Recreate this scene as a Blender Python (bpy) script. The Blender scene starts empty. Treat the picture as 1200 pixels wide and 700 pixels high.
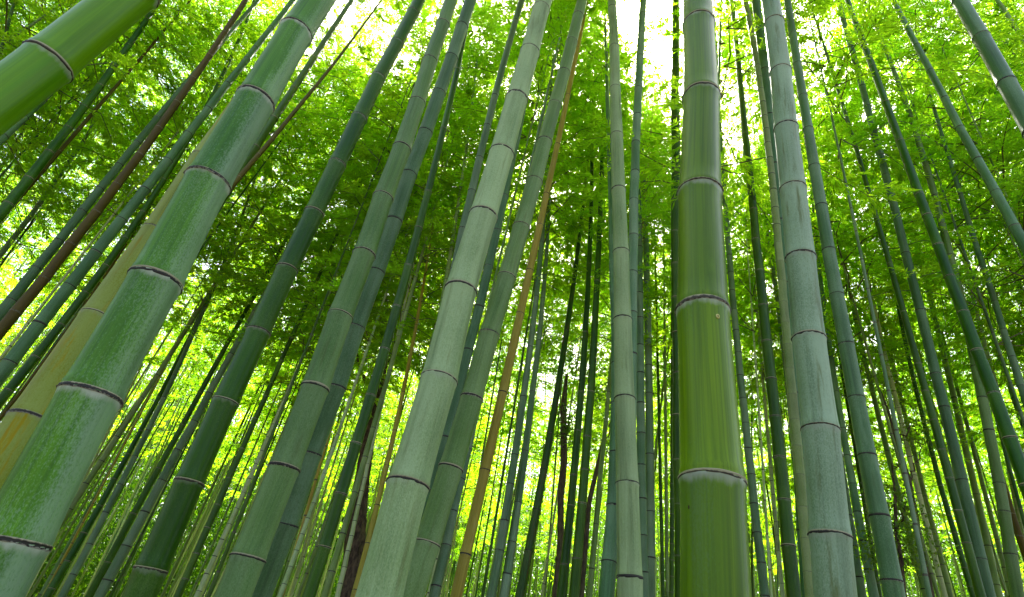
import bpy, math, random
import numpy as np
from mathutils import Vector, Matrix

random.seed(7)
rng = np.random.default_rng(11)
scene = bpy.context.scene
COL = scene.collection
R = math.radians

# ------------------------------------------------------------------ camera
FPX = 680.0                                   # focal length for a 1200 px wide frame
CAM = np.array([0.0, 0.0, 1.5])
zc = np.array([189.0, 986.0, -FPX]); zc /= np.linalg.norm(zc)      # world up seen from the camera
fwd_c = np.array([0.0, 0.0, -1.0])
y_c = fwd_c - zc * fwd_c.dot(zc); y_c /= np.linalg.norm(y_c)       # world +Y seen from the camera
x_c = np.cross(y_c, zc)
RW = np.array([x_c, y_c, zc])                                      # camera -> world rotation
cam_d = bpy.data.cameras.new('camera')
cam_d.sensor_width = 36.0
cam_d.lens = 36.0 * FPX / 1200.0
cam_d.clip_start = 0.05
cam_d.clip_end = 2000.0
cam = bpy.data.objects.new('camera', cam_d)
M = Matrix([list(RW[0]) + [0], list(RW[1]) + [0], list(RW[2]) + [0], [0, 0, 0, 1]])
M.translation = Vector(CAM)
cam.matrix_world = M
COL.objects.link(cam)
scene.camera = cam


def ray(px, py):
    d = RW @ np.array([px - 600.0, -(py - 350.0), -FPX])
    return d / np.linalg.norm(d)


def proj(P):
    c = RW.T @ (np.asarray(P, float) - CAM)
    return np.array([600.0 + FPX * c[0] / -c[2], 350.0 - FPX * c[1] / -c[2]]), -c[2]


def ground_z(x, y):
    r = math.hypot(x, y)
    return 0.0 + 0.07 * max(0.0, r - 14.0) + 0.05 * math.sin(x * 0.7) * math.cos(y * 0.5)


# ------------------------------------------------------------------ helpers
def tag(o, label=None, cat=None, group=None, kind=None):
    if label: o['label'] = label
    if cat: o['category'] = cat
    if group: o['group'] = group
    if kind: o['kind'] = kind
    return o


def empty(name, loc):
    o = bpy.data.objects.new(name, None)
    o.empty_display_size = 0.1
    o.location = loc
    COL.objects.link(o)
    return o


def mesh_from(name, verts, faces, mats, mat_idx=None, smooth=True, attrs=None):
    me = bpy.data.meshes.new(name)
    verts = np.asarray(verts, np.float32)
    me.vertices.add(len(verts))
    me.vertices.foreach_set('co', verts.ravel())
    if isinstance(faces, np.ndarray):
        nf, k = faces.shape
        loops = faces.ravel().astype(np.int32)
        starts = (np.arange(nf) * k).astype(np.int32)
    else:
        nf = len(faces)
        lens = np.array([len(f) for f in faces], np.int32)
        loops = np.array([i for f in faces for i in f], np.int32)
        starts = np.concatenate([[0], np.cumsum(lens)[:-1]]).astype(np.int32)
    me.loops.add(len(loops))
    me.loops.foreach_set('vertex_index', loops)
    me.polygons.add(nf)
    me.polygons.foreach_set('loop_start', starts)
    if mat_idx is not None:
        me.polygons.foreach_set('material_index', np.asarray(mat_idx, np.int32))
    me.polygons.foreach_set('use_smooth', np.full(nf, smooth, dtype=bool))
    for m in mats:
        me.materials.append(m)
    for an, (typ, arr) in (attrs or {}).items():
        a = me.attributes.new(an, typ, 'POINT')
        a.data.foreach_set('vector' if typ == 'FLOAT_VECTOR' else 'value', np.asarray(arr, np.float32).ravel())
    me.update(calc_edges=True)
    me.validate()
    return me


def obj(name, me, parent=None, loc=(0, 0, 0)):
    o = bpy.data.objects.new(name, me)
    COL.objects.link(o)
    if parent is not None:
        o.parent = parent
    o.location = loc
    return o


# ------------------------------------------------------------------ materials
class NT:
    def __init__(s, name):
        s.m = bpy.data.materials.new(name)
        s.m.use_nodes = True
        s.t = s.m.node_tree
        s.t.nodes.clear()
        s.out = s.t.nodes.new('ShaderNodeOutputMaterial')

    def n(s, typ, **kw):
        nd = s.t.nodes.new(typ)
        for k, v in kw.items():
            setattr(nd, k, v)
        return nd

    def l(s, a, b):
        s.t.links.new(a, b)

    def val(s, sock, v):
        if isinstance(v, bpy.types.NodeSocket):
            s.l(v, sock)
        else:
            sock.default_value = v

    def math(s, op, a, b=0.0, c=0.0, clamp=False):
        nd = s.n('ShaderNodeMath', operation=op)
        nd.use_clamp = clamp
        s.val(nd.inputs[0], a); s.val(nd.inputs[1], b); s.val(nd.inputs[2], c)
        return nd.outputs[0]

    def mix(s, f, a, b, blend='MIX'):
        nd = s.n('ShaderNodeMix', data_type='RGBA', blend_type=blend)
        s.val(nd.inputs[0], f)
        s.val(nd.inputs[6], a if isinstance(a, bpy.types.NodeSocket) else (*a, 1))
        s.val(nd.inputs[7], b if isinstance(b, bpy.types.NodeSocket) else (*b, 1))
        return nd.outputs[2]

    def ramp(s, x, lo, hi):
        nd = s.n('ShaderNodeMapRange')
        nd.interpolation_type = 'SMOOTHSTEP'
        s.val(nd.inputs[0], x); nd.inputs[1].default_value = lo; nd.inputs[2].default_value = hi
        return nd.outputs[0]

    def noise(s, vec, scale, detail=3, rough=0.55, mul=None, w=None):
        if mul is not None:
            v = s.n('ShaderNodeVectorMath', operation='MULTIPLY')
            s.l(vec, v.inputs[0]); v.inputs[1].default_value = mul
            vec = v.outputs[0]
        nd = s.n('ShaderNodeTexNoise')
        if w is not None:
            nd.noise_dimensions = '4D'
            s.val(nd.inputs['W'], w)
        s.l(vec, nd.inputs['Vector'])
        nd.inputs['Scale'].default_value = scale
        nd.inputs['Detail'].default_value = detail
        nd.inputs['Roughness'].default_value = rough
        return nd.outputs[0]

    def attr(s, name):
        return s.n('ShaderNodeAttribute', attribute_name=name)


def culm_mat(name, a, b, bloom=0.3, bloom_col=(0.42, 0.50, 0.44), stain=0.2, stain_col=(0.10, 0.085, 0.03),
             node_wax=0.7, rough=0.42, streak=0.25, side=0.5, speck=0.35, spec=0.2, mul=(0.65, 0.76, 0.47), flank=None):
    """Bamboo skin: two greens blended in lengthwise streaks, a powdery bloom thickest round the nodes, stains and specks."""
    a, b, bloom_col = [tuple(x * m for x, m in zip(c_, mul)) for c_ in (a, b, bloom_col)]
    t = NT(name)
    cyl = t.attr('cyl').outputs['Vector']
    da = t.attr('da').outputs['Fac']
    db = t.attr('db').outputs['Fac']
    rnd = t.n('ShaderNodeObjectInfo').outputs['Random']
    ir = t.attr('internode').outputs['Fac']
    w = t.math('ADD', t.math('MULTIPLY', rnd, 37.0), t.math('MULTIPLY', ir, 6.0))
    broad = t.noise(cyl, 7.0, 2, 0.5, (1.0, 1.0, 0.16), w)
    fine = t.noise(cyl, 1.0, 3, 0.6, (190, 190, 1.8), w)
    mid = t.noise(cyl, 1.0, 3, 0.6, (75, 75, 1.3), w)
    grain = t.noise(cyl, 1.0, 4, 0.65, (300, 300, 150), w)
    patch = t.noise(cyl, 1.0, 3, 0.6, (26, 26, 7), w)
    tone = t.math('ADD', t.math('MULTIPLY', broad, 0.7), t.math('MULTIPLY', mid, 0.5))
    col = t.mix(t.ramp(tone, 0.42, 0.78), a, b)
    # each internode a touch different
    col = t.mix(t.math('MULTIPLY', t.ramp(fine, 0.42, 0.62), streak), col, tuple(0.6 * c for c in a))
    # powdery bloom
    sidem = t.ramp(t.noise(cyl, 9.0, 1, 0.5, (1, 1, 0.05), w), 0.40, 0.62)
    if flank is not None:                    # bloom on one flank, with side light and sheen painted in; ragged border
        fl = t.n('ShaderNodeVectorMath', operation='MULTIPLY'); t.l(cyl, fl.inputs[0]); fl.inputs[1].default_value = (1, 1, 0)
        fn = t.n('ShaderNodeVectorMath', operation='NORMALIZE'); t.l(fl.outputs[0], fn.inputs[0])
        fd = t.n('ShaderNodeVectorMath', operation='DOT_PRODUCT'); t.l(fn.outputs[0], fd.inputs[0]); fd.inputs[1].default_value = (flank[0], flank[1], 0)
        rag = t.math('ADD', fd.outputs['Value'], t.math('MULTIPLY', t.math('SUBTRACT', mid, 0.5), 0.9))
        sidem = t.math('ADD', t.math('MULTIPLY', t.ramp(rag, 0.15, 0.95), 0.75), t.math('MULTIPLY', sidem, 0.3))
    g = t.math('ADD', t.math('MULTIPLY', grain, 1.0), t.math('MULTIPLY', patch, 0.16))
    near_top = t.ramp(db, 3.0, 0.0)          # the stretch just under the ring above
    near_bot = t.ramp(da, 2.4, 0.0)
    near = t.math('MAXIMUM', near_top, t.math('MULTIPLY', near_bot, 0.8))
    amt = t.math('ADD', t.math('MULTIPLY', sidem, side), t.math('MULTIPLY', near, 0.35))
    amt = t.math('ADD', amt, bloom - 0.35)
    bl = t.ramp(t.math('ADD', amt, t.math('MULTIPLY', t.math('SUBTRACT', g, 0.58), 2.1)), -0.25, 0.85)
    bl = t.math('MULTIPLY', bl, min(1.0, 0.45 + bloom))
    col = t.mix(bl, col, bloom_col)
    # white collar right below the ring
    collar = t.math('MULTIPLY', t.ramp(t.math('ADD', db, t.math('MULTIPLY', t.math('SUBTRACT', patch, 0.5), 0.45)), 0.20, 0.02), node_wax)
    col = t.mix(collar, col, (0.34, 0.37, 0.29))
    # stains
    st = t.math('MULTIPLY', t.ramp(t.noise(cyl, 1.0, 4, 0.65, (38, 38, 3.2), t.math('ADD', w, 5.0)), 0.52, 0.72), stain)
    col = t.mix(st, col, stain_col)
    sp = t.math('MULTIPLY', t.ramp(t.noise(cyl, 1.0, 2, 0.5, (330, 330, 180), t.math('ADD', w, 9.0)), 0.70, 0.78), speck)
    col = t.mix(sp, col, (0.03, 0.03, 0.015))
    # long uneven weathering, and grey-green lichen smears that differ from stem to stem
    lich = t.noise(cyl, 1.0, 5, 0.7, (14, 14, 2.4), t.math('ADD', w, 17.0))
    col = t.mix(t.math('MULTIPLY', t.ramp(lich, 0.56, 0.68), 0.38), col, t.mix(0.5, tuple(1.1 * c for c in bloom_col), b))
    col = t.mix(t.math('MULTIPLY', t.ramp(t.noise(cyl, 1.0, 4, 0.6, (20, 20, 0.8), t.math('ADD', w, 23.0)), 0.50, 0.70), 0.40), col, tuple(0.45 * c for c in a))
    hsv = t.n('ShaderNodeHueSaturation')
    t.l(col, hsv.inputs['Color'])
    t.val(hsv.inputs['Hue'], t.math('ADD', t.math('MULTIPLY', t.math('FRACT', t.math('MULTIPLY', rnd, 7.31)), 0.03), 0.485))
    hsv.inputs['Saturation'].default_value = 1.18
    vo = t.math('ADD', t.math('MULTIPLY', t.math('FRACT', t.math('MULTIPLY', rnd, 3.7)), 0.35), 0.83)
    t.val(hsv.inputs['Value'], t.math('ADD', vo, t.math('MULTIPLY', t.math('SUBTRACT', ir, 0.5), 0.13)))
    bs = t.n('ShaderNodeBsdfPrincipled')
    t.l(hsv.outputs[0], bs.inputs['Base Color'])
    t.val(bs.inputs['Roughness'], t.math('ADD', t.math('MULTIPLY', bl, 0.30), rough))
    bs.inputs['Specular IOR Level'].default_value = spec
    bmp = t.n('ShaderNodeBump')
    bmp.inputs['Strength'].default_value = 0.16
    bmp.inputs['Distance'].default_value = 0.002
    t.l(t.math('ADD', fine, t.math('MULTIPLY', grain, 0.6)), bmp.inputs['Height'])
    t.l(bmp.outputs[0], bs.inputs['Normal'])
    t.l(bs.outputs[0], t.out.inputs['Surface'])
    return t.m


def ring_mat(name, dark, pale):
    t = NT(name)
    cyl = t.attr('cyl').outputs['Vector']
    h = t.attr('da').outputs['Fac']          # 0 lower lip .. 1 upper lip
    n1 = t.noise(cyl, 1.0, 3, 0.6, (110, 110, 110))
    f = t.ramp(t.math('ADD', h, t.math('MULTIPLY', t.math('SUBTRACT', n1, 0.5), 0.7)), 0.56, 0.82)
    col = t.mix(f, dark, pale)
    f2 = t.ramp(t.math('SUBTRACT', t.math('MULTIPLY', n1, 1.0), h), 0.50, 0.60)
    col = t.mix(f2, col, (0.20, 0.20, 0.15))
    bs = t.n('ShaderNodeBsdfPrincipled')
    t.l(col, bs.inputs['Base Color'])
    bs.inputs['Roughness'].default_value = 0.8
    t.l(bs.outputs[0], t.out.inputs['Surface'])
    return t.m


def leaf_mat(name, base, trans, tw=0.55):
    t = NT(name)
    rnd = t.n('ShaderNodeObjectInfo').outputs['Random']
    lr = t.attr('leaf_rand').outputs['Fac']
    dark = tuple(0.6 * c for c in base)
    c1 = t.mix(lr, dark, tuple(1.25 * c for c in base))
    c2 = t.mix(lr, tuple(0.75 * c for c in trans), (trans[0] * 1.2, trans[1] * 1.1, trans[2]))
    v = t.math('ADD', t.math('MULTIPLY', rnd, 0.3), 0.85)
    hue = t.math('ADD', t.math('MULTIPLY', t.math('FRACT', t.math('MULTIPLY', rnd, 5.3)), 0.03), 0.485)
    hs = []
    for c in (c1, c2):
        h = t.n('ShaderNodeHueSaturation')
        t.l(c, h.inputs['Color']); t.l(v, h.inputs['Value']); t.l(hue, h.inputs['Hue'])
        hs.append(h.outputs[0])
    d = t.n('ShaderNodeBsdfPrincipled')
    t.l(hs[0], d.inputs['Base Color'])
    d.inputs['Roughness'].default_value = 0.5
    d.inputs['Specular IOR Level'].default_value = 0.35
    tr = t.n('ShaderNodeBsdfTranslucent')
    t.l(hs[1], tr.inputs['Color'])
    mx = t.n('ShaderNodeMixShader')
    mx.inputs[0].default_value = tw
    t.l(d.outputs[0], mx.inputs[1]); t.l(tr.outputs[0], mx.inputs[2])
    t.l(mx.outputs[0], t.out.inputs['Surface'])
    return t.m


def plain_mat(name, a, b, scale, rough=0.8, mul=(1, 1, 1), bump=0.4):
    t = NT(name)
    co = t.n('ShaderNodeTexCoord').outputs['Object']
    n1 = t.noise(co, scale, 6, 0.65, mul)
    col = t.mix(t.ramp(n1, 0.35, 0.68), a, b)
    bs = t.n('ShaderNodeBsdfPrincipled')
    t.l(col, bs.inputs['Base Color'])
    bs.inputs['Roughness'].default_value = rough
    bs.inputs['Specular IOR Level'].default_value = 0.2
    bmp = t.n('ShaderNodeBump')
    bmp.inputs['Strength'].default_value = bump
    bmp.inputs['Distance'].default_value = 0.02
    t.l(n1, bmp.inputs['Height']); t.l(bmp.outputs[0], bs.inputs['Normal'])
    t.l(bs.outputs[0], t.out.inputs['Surface'])
    return t.m


STY = {
    'lush':    culm_mat('lush_green_culm', (0.062, 0.128, 0.0005), (0.132, 0.220, 0.0005), bloom=-0.05, bloom_col=(0.125, 0.190, 0.095), stain=0.10, stain_col=(0.02, 0.05, 0.004), side=0.62, streak=0.45, rough=0.32, spec=0.16, mul=(1, 1, 1), flank=(-.90, -.42)),  # flank bloom here paints in a bluish sheen on the left side
    'fresh':   culm_mat('fresh_green_culm', (0.075, 0.190, 0.005), (0.130, 0.250, 0.012), bloom=-0.05, bloom_col=(0.16, 0.25, 0.10), stain=0.03, stain_col=(0.05, 0.09, 0.01), side=0.35, streak=0.25, rough=0.34, mul=(1, 1, 1)),
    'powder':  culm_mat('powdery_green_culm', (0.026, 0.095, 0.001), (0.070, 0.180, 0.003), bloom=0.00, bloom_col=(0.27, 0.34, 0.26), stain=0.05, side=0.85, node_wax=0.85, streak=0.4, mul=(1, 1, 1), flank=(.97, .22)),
    'pale':    culm_mat('pale_grey_green_culm', (0.18, 0.26, 0.16), (0.28, 0.35, 0.25), bloom=0.32, bloom_col=(0.44, 0.50, 0.45), stain=0.50, stain_col=(0.07, 0.085, 0.025), side=0.4, node_wax=0.25, rough=0.48, streak=0.4),
    'silver':  culm_mat('silvery_grey_culm', (0.18, 0.25, 0.17), (0.32, 0.38, 0.32), bloom=0.36, bloom_col=(0.48, 0.54, 0.53), stain=0.75, stain_col=(0.085, 0.105, 0.025), side=0.45, node_wax=0.4, rough=0.42, streak=0.4, mul=(.63, .76, .52)),
    'sage':    culm_mat('sage_green_culm', (0.10, 0.18, 0.075), (0.17, 0.25, 0.125), bloom=0.16, bloom_col=(0.30, 0.37, 0.31), stain=0.40, stain_col=(0.05, 0.055, 0.014), side=0.4, node_wax=0.15, rough=0.46, streak=0.4),
    'teal':    culm_mat('blue_green_culm', (0.060, 0.125, 0.070), (0.105, 0.185, 0.125), bloom=0.12, bloom_col=(0.24, 0.32, 0.31), stain=0.30, stain_col=(0.05, 0.06, 0.014), side=0.40, node_wax=0.08, streak=0.4, mul=(.72, .82, .52)),
    'dark':    culm_mat('dark_green_culm', (0.020, 0.066, 0.010), (0.048, 0.112, 0.022), bloom=0.02, bloom_col=(0.18, 0.24, 0.17), stain=0.22, stain_col=(0.03, 0.03, 0.01), side=0.30, node_wax=0.30, rough=0.38, streak=0.35, mul=(.86, .94, .46)),
    'yellow':  culm_mat('yellowing_culm', (0.22, 0.235, 0.030), (0.29, 0.30, 0.085), bloom=0.16, bloom_col=(0.40, 0.45, 0.30), stain=0.95, stain_col=(0.24, 0.165, 0.008), side=0.5, node_wax=0.25, rough=0.48, mul=(.66, .72, .40)),
    'tan':     culm_mat('dry_tan_culm', (0.250, 0.210, 0.085), (0.33, 0.285, 0.13), bloom=0.03, bloom_col=(0.4, 0.36, 0.28), stain=0.40, stain_col=(0.09, 0.055, 0.018), side=0.2, node_wax=0.05, rough=0.6, spec=0.2, mul=(1.0, 1.08, .62)),
    'brown':   culm_mat('dead_brown_culm', (0.085, 0.069, 0.020), (0.135, 0.110, 0.032), bloom=0.0, bloom_col=(0.2, 0.16, 0.12), stain=0.35, stain_col=(0.02, 0.014, 0.008), side=0.2, node_wax=0.05, rough=0.6, spec=0.2, mul=(.66, .66, .42)),
    'mottled': culm_mat('brown_mottled_culm', (0.030, 0.075, 0.018), (0.05, 0.10, 0.03), bloom=0.03, bloom_col=(0.2, 0.2, 0.16), stain=0.95, stain_col=(0.095, 0.055, 0.025), side=0.3, node_wax=0.1),
    'far_sage': culm_mat('far_grey_green_culm', (0.12, 0.20, 0.085), (0.19, 0.27, 0.13), bloom=0.2, bloom_col=(0.33, 0.40, 0.32), stain=0.2, node_wax=0.03, mul=(.80, .82, .52)),
    'far_dark': culm_mat('far_dark_green_culm', (0.030, 0.085, 0.015), (0.06, 0.13, 0.03), bloom=0.05, bloom_col=(0.18, 0.24, 0.17), stain=0.2, node_wax=0.3, mul=(.75, .78, .48)),
    'far_pale': culm_mat('far_pale_culm', (0.22, 0.30, 0.17), (0.31, 0.38, 0.26), bloom=0.35, bloom_col=(0.46, 0.52, 0.45), stain=0.2, node_wax=0.03, mul=(.95, .95, .65)),
    'far_teal': culm_mat('far_bluish_culm', (0.075, 0.15, 0.090), (0.125, 0.21, 0.145), bloom=0.15, bloom_col=(0.26, 0.34, 0.32), stain=0.2, node_wax=0.03, mul=(.85, .85, .60)),
    'far_tan': culm_mat('far_straw_culm', (0.27, 0.20, 0.085), (0.36, 0.28, 0.13), bloom=0.03, bloom_col=(0.4, 0.36, 0.28), stain=0.3, node_wax=0.03, spec=0.2, mul=(.85, .85, .55)),
}
RING = ring_mat('node_scar', (0.011, 0.010, 0.004), (0.24, 0.225, 0.125))
RINGD = ring_mat('dark_node_scar', (0.010, 0.0095, 0.004), (0.035, 0.033, 0.018))
RINGP = ring_mat('pale_node_scar', (0.028, 0.024, 0.009), (0.26, 0.25, 0.13))
BAND = ring_mat('fine_node_band', (0.020, 0.016, 0.008), (0.07, 0.06, 0.04))
TWIG = plain_mat('twig_bark', (0.07, 0.085, 0.03), (0.12, 0.12, 0.05), 8, 0.7)
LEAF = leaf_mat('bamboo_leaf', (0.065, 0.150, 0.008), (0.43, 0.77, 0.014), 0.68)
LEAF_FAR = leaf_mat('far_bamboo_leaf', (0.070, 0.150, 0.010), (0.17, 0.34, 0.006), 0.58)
LEAF_TREE = leaf_mat('broad_leaf', (0.050, 0.115, 0.016), (0.24, 0.46, 0.03), 0.55)
BARK = plain_mat('rough_tree_bark', (0.030, 0.021, 0.013), (0.12, 0.082, 0.050), 22, 0.9, (1, 1, 0.35), 1.0)
BARK2 = plain_mat('brown_sapling_bark', (0.050, 0.040, 0.022), (0.115, 0.092, 0.050), 30, 0.85, (1, 1, 0.3), 0.6)
SOIL = plain_mat('leaf_litter', (0.05, 0.036, 0.02), (0.14, 0.10, 0.05), 6, 0.95)
SCAR = plain_mat('bud_scar_cork', (0.42, 0.42, 0.14), (0.34, 0.32, 0.09), 60, 0.8)
SCARD = plain_mat('bud_scar_dark', (0.02, 0.015, 0.01), (0.06, 0.04, 0.02), 60, 0.8)


# ------------------------------------------------------------------ stems
def tube(path, rad, seg, frame=None):
    """verts of rings along path (N,3) with radii (N,) in a fixed twist frame; returns verts (N*seg,3), theta"""
    path = np.asarray(path, float); N = len(path)
    tan = np.gradient(path, axis=0); tan /= np.linalg.norm(tan, axis=1)[:, None]
    ref = np.array([1.0, 0, 0]) if abs(tan[0][0]) < 0.9 else np.array([0, 1.0, 0])
    u = np.cross(tan, np.cross(ref, tan)); u /= np.linalg.norm(u, axis=1)[:, None]
    v = np.cross(tan, u)
    th = np.linspace(0, 2 * np.pi, seg, endpoint=False)
    ring = np.cos(th)[None, :, None] * u[:, None, :] + np.sin(th)[None, :, None] * v[:, None, :]
    rad = np.asarray(rad, float)
    if rad.ndim == 1: rad = rad[:, None]
    return path[:, None, :] + ring * rad[:, :, None] if rad.shape[1] in (1, seg) else None, th


def tube_faces(N, seg, off=0):
    i = np.arange(N - 1)[:, None] * seg; j = np.arange(seg)[None, :]; k = (j + 1) % seg
    return np.stack([i + j, i + k, i + seg + k, i + seg + j], axis=2).reshape(-1, 4) + off


def interp_path(S, P, s):
    return np.stack([np.interp(s, S, P[:, c]) for c in range(3)], axis=1)


class Stem:
    """A culm: smooth path P(S), radius r(S), nodes at arc lengths."""
    def __init__(self, S, P, rfun, nodes):
        self.S, self.P, self.r, self.nodes = S, P, rfun, sorted(nodes)
        self.L = S[-1]

    def mesh(self, seg, mat, band=None, band_nodes=(), fine=True, cap=True, jag=False):
        rows = []           # s, radius factor, da, db (in diameters)
        nd = [0.0] + [n for n in self.nodes if 0.02 < n < self.L - 0.01] + [self.L]
        mid = []
        for a, b in zip(nd[:-1], nd[1:]):
            D = 2 * self.r(np.array([(a + b) / 2]))[0]
            L = b - a
            ir = rng.random()
            if fine:
                offs = [0.02 * D, 0.07 * D, 0.12 * D, 0.20 * D, 0.6 * D]
                facs = [1.035, 1.040, 1.048, 1.014, 0.995]
                prof = [(a + o, f) for o, f in zip(offs, facs) if o < 0.4 * L]
                prof += [(a + L * q, 0.99) for q in (0.5,)]
                prof += [(b - o, f) for o, f in zip(offs[::-1], [0.995, 1.014, 1.03, 1.045, 1.06]) if o < 0.4 * L]
            else:
                prof = [(a + 0.12 * D, 1.0), (b - 0.12 * D, 1.0)] if L > 0.4 * D else [(a + L * .3, 1), (a + L * .7, 1)]
            for s_, f in prof:
                rows.append((s_, f, (s_ - a) / D, (b - s_) / D, ir))
        rows = np.array(rows)
        s = rows[:, 0]
        path = interp_path(self.S, self.P, s)
        rad = self.r(s) * rows[:, 1]
        V, th = tube(path, rad, seg)
        N = len(s)
        if jag:
            tan = (path[-1] - path[-2]); tan /= np.linalg.norm(tan)
            jz = (rng.random(seg) - 0.3) * rad[-1] * 3.5
            V[-1] += tan[None, :] * jz[:, None]
        F = tube_faces(N, seg)
        mats = [mat]; midx = np.zeros(len(F), np.int32)
        cyl = np.stack([np.cos(th)[None, :] * rad[:, None], np.sin(th)[None, :] * rad[:, None],
                        np.repeat(s[:, None], seg, 1)], axis=2).reshape(-1, 3)
        da = np.repeat(rows[:, 2], seg); db = np.repeat(rows[:, 3], seg); irv = np.repeat(rows[:, 4], seg)
        V = V.reshape(-1, 3)
        if band is not None:
            # faces that bridge a node become the scar band
            mats.append(band)
            for n in band_nodes:
                k = np.searchsorted(s, n)
                if 0 < k < N:
                    midx[(k - 1) * seg:k * seg] = 1
        if cap:
            c = len(V)
            V = np.vstack([V, path[-1][None, :]])
            cyl = np.vstack([cyl, [[0, 0, s[-1]]]]); da = np.append(da, da[-1]); db = np.append(db, db[-1]); irv = np.append(irv, irv[-1])
            faces = [tuple(f) for f in F] + [((N - 1) * seg + j, (N - 1) * seg + (j + 1) % seg, c) for j in range(seg)]
            midx = np.concatenate([midx, np.zeros(seg, np.int32)])
        else:
            faces = F
        return mesh_from('stem', V, faces, mats, midx, True,
                         {'cyl': ('FLOAT_VECTOR', cyl), 'da': ('FLOAT', da), 'db': ('FLOAT', db), 'internode': ('FLOAT', irv)})

    def ring_mesh(self, n, seg, mat, tall=1.0):
        D = 2 * self.r(np.array([n]))[0]
        prof = [(-0.050, 1.030, 0.0), (-0.036, 1.085, 0.1), (-0.012, 1.088, 0.4), (0.004, 1.060, 0.7), (0.018, 1.085, 0.9), (0.034, 1.040, 1.0)]
        tall *= rng.uniform(0.75, 1.25); pk = rng.uniform(-0.25, 0.25)
        prof = [(p[0] * tall, 1 + (p[1] - 1) * rng.uniform(.8, 1.15), p[2] + pk) for p in prof]
        s = np.array([n + p[0] * D for p in prof])
        path = interp_path(self.S, self.P, s)
        jz = np.cumsum(rng.normal(0, 1, seg)); jz -= np.linspace(0, jz[-1], seg); jz = 0.0065 * D * jz / (np.abs(jz).max() + 1e-6) * 2
        rad = np.stack([self.r(s) * np.array([p[1] for p in prof])] * seg, axis=1)
        rad[1:3] *= 1 + (rng.random((2, seg)) - 0.6) * 0.05
        V, th = tube(path, rad, seg)
        tan = path[-1] - path[0]; tan /= np.linalg.norm(tan)
        amp = np.array([2.6, 1.6, 0.8, 0.5, 0.6, 0.4])[:, None]
        V = V + (amp * jz[None, :])[:, :, None] * tan[None, None, :]
        cyl = np.stack([np.cos(th)[None, :] * rad, np.sin(th)[None, :] * rad, np.repeat(s[:, None], seg, 1)], axis=2).reshape(-1, 3)
        da = np.repeat([p[2] for p in prof], seg)
        return mesh_from('node_ring', V.reshape(-1, 3), tube_faces(len(s), seg), [mat], None, True,
                         {'cyl': ('FLOAT_VECTOR', cyl), 'da': ('FLOAT', da)})


# ------------------------------------------------------------------ foliage
def leaf_quads(base, dirs, nrm, length, width):
    """rhomboid leaves, slightly folded: base (N,3), dirs (N,3), nrm (N,3)"""
    side = np.cross(dirs, nrm); side /= np.linalg.norm(side, axis=1)[:, None] + 1e-9
    up = np.cross(side, dirs)
    L = length[:, None]; W = width[:, None]
    m = base + dirs * L * 0.42 + up * L * 0.03
    v = np.stack([base, m + side * W * .5, base + dirs * L - up * L * 0.10, m - side * W * .5], axis=1)
    return v.reshape(-1, 3)


def unit(v):
    return v / (np.linalg.norm(v, axis=-1, keepdims=True) + 1e-9)


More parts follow.
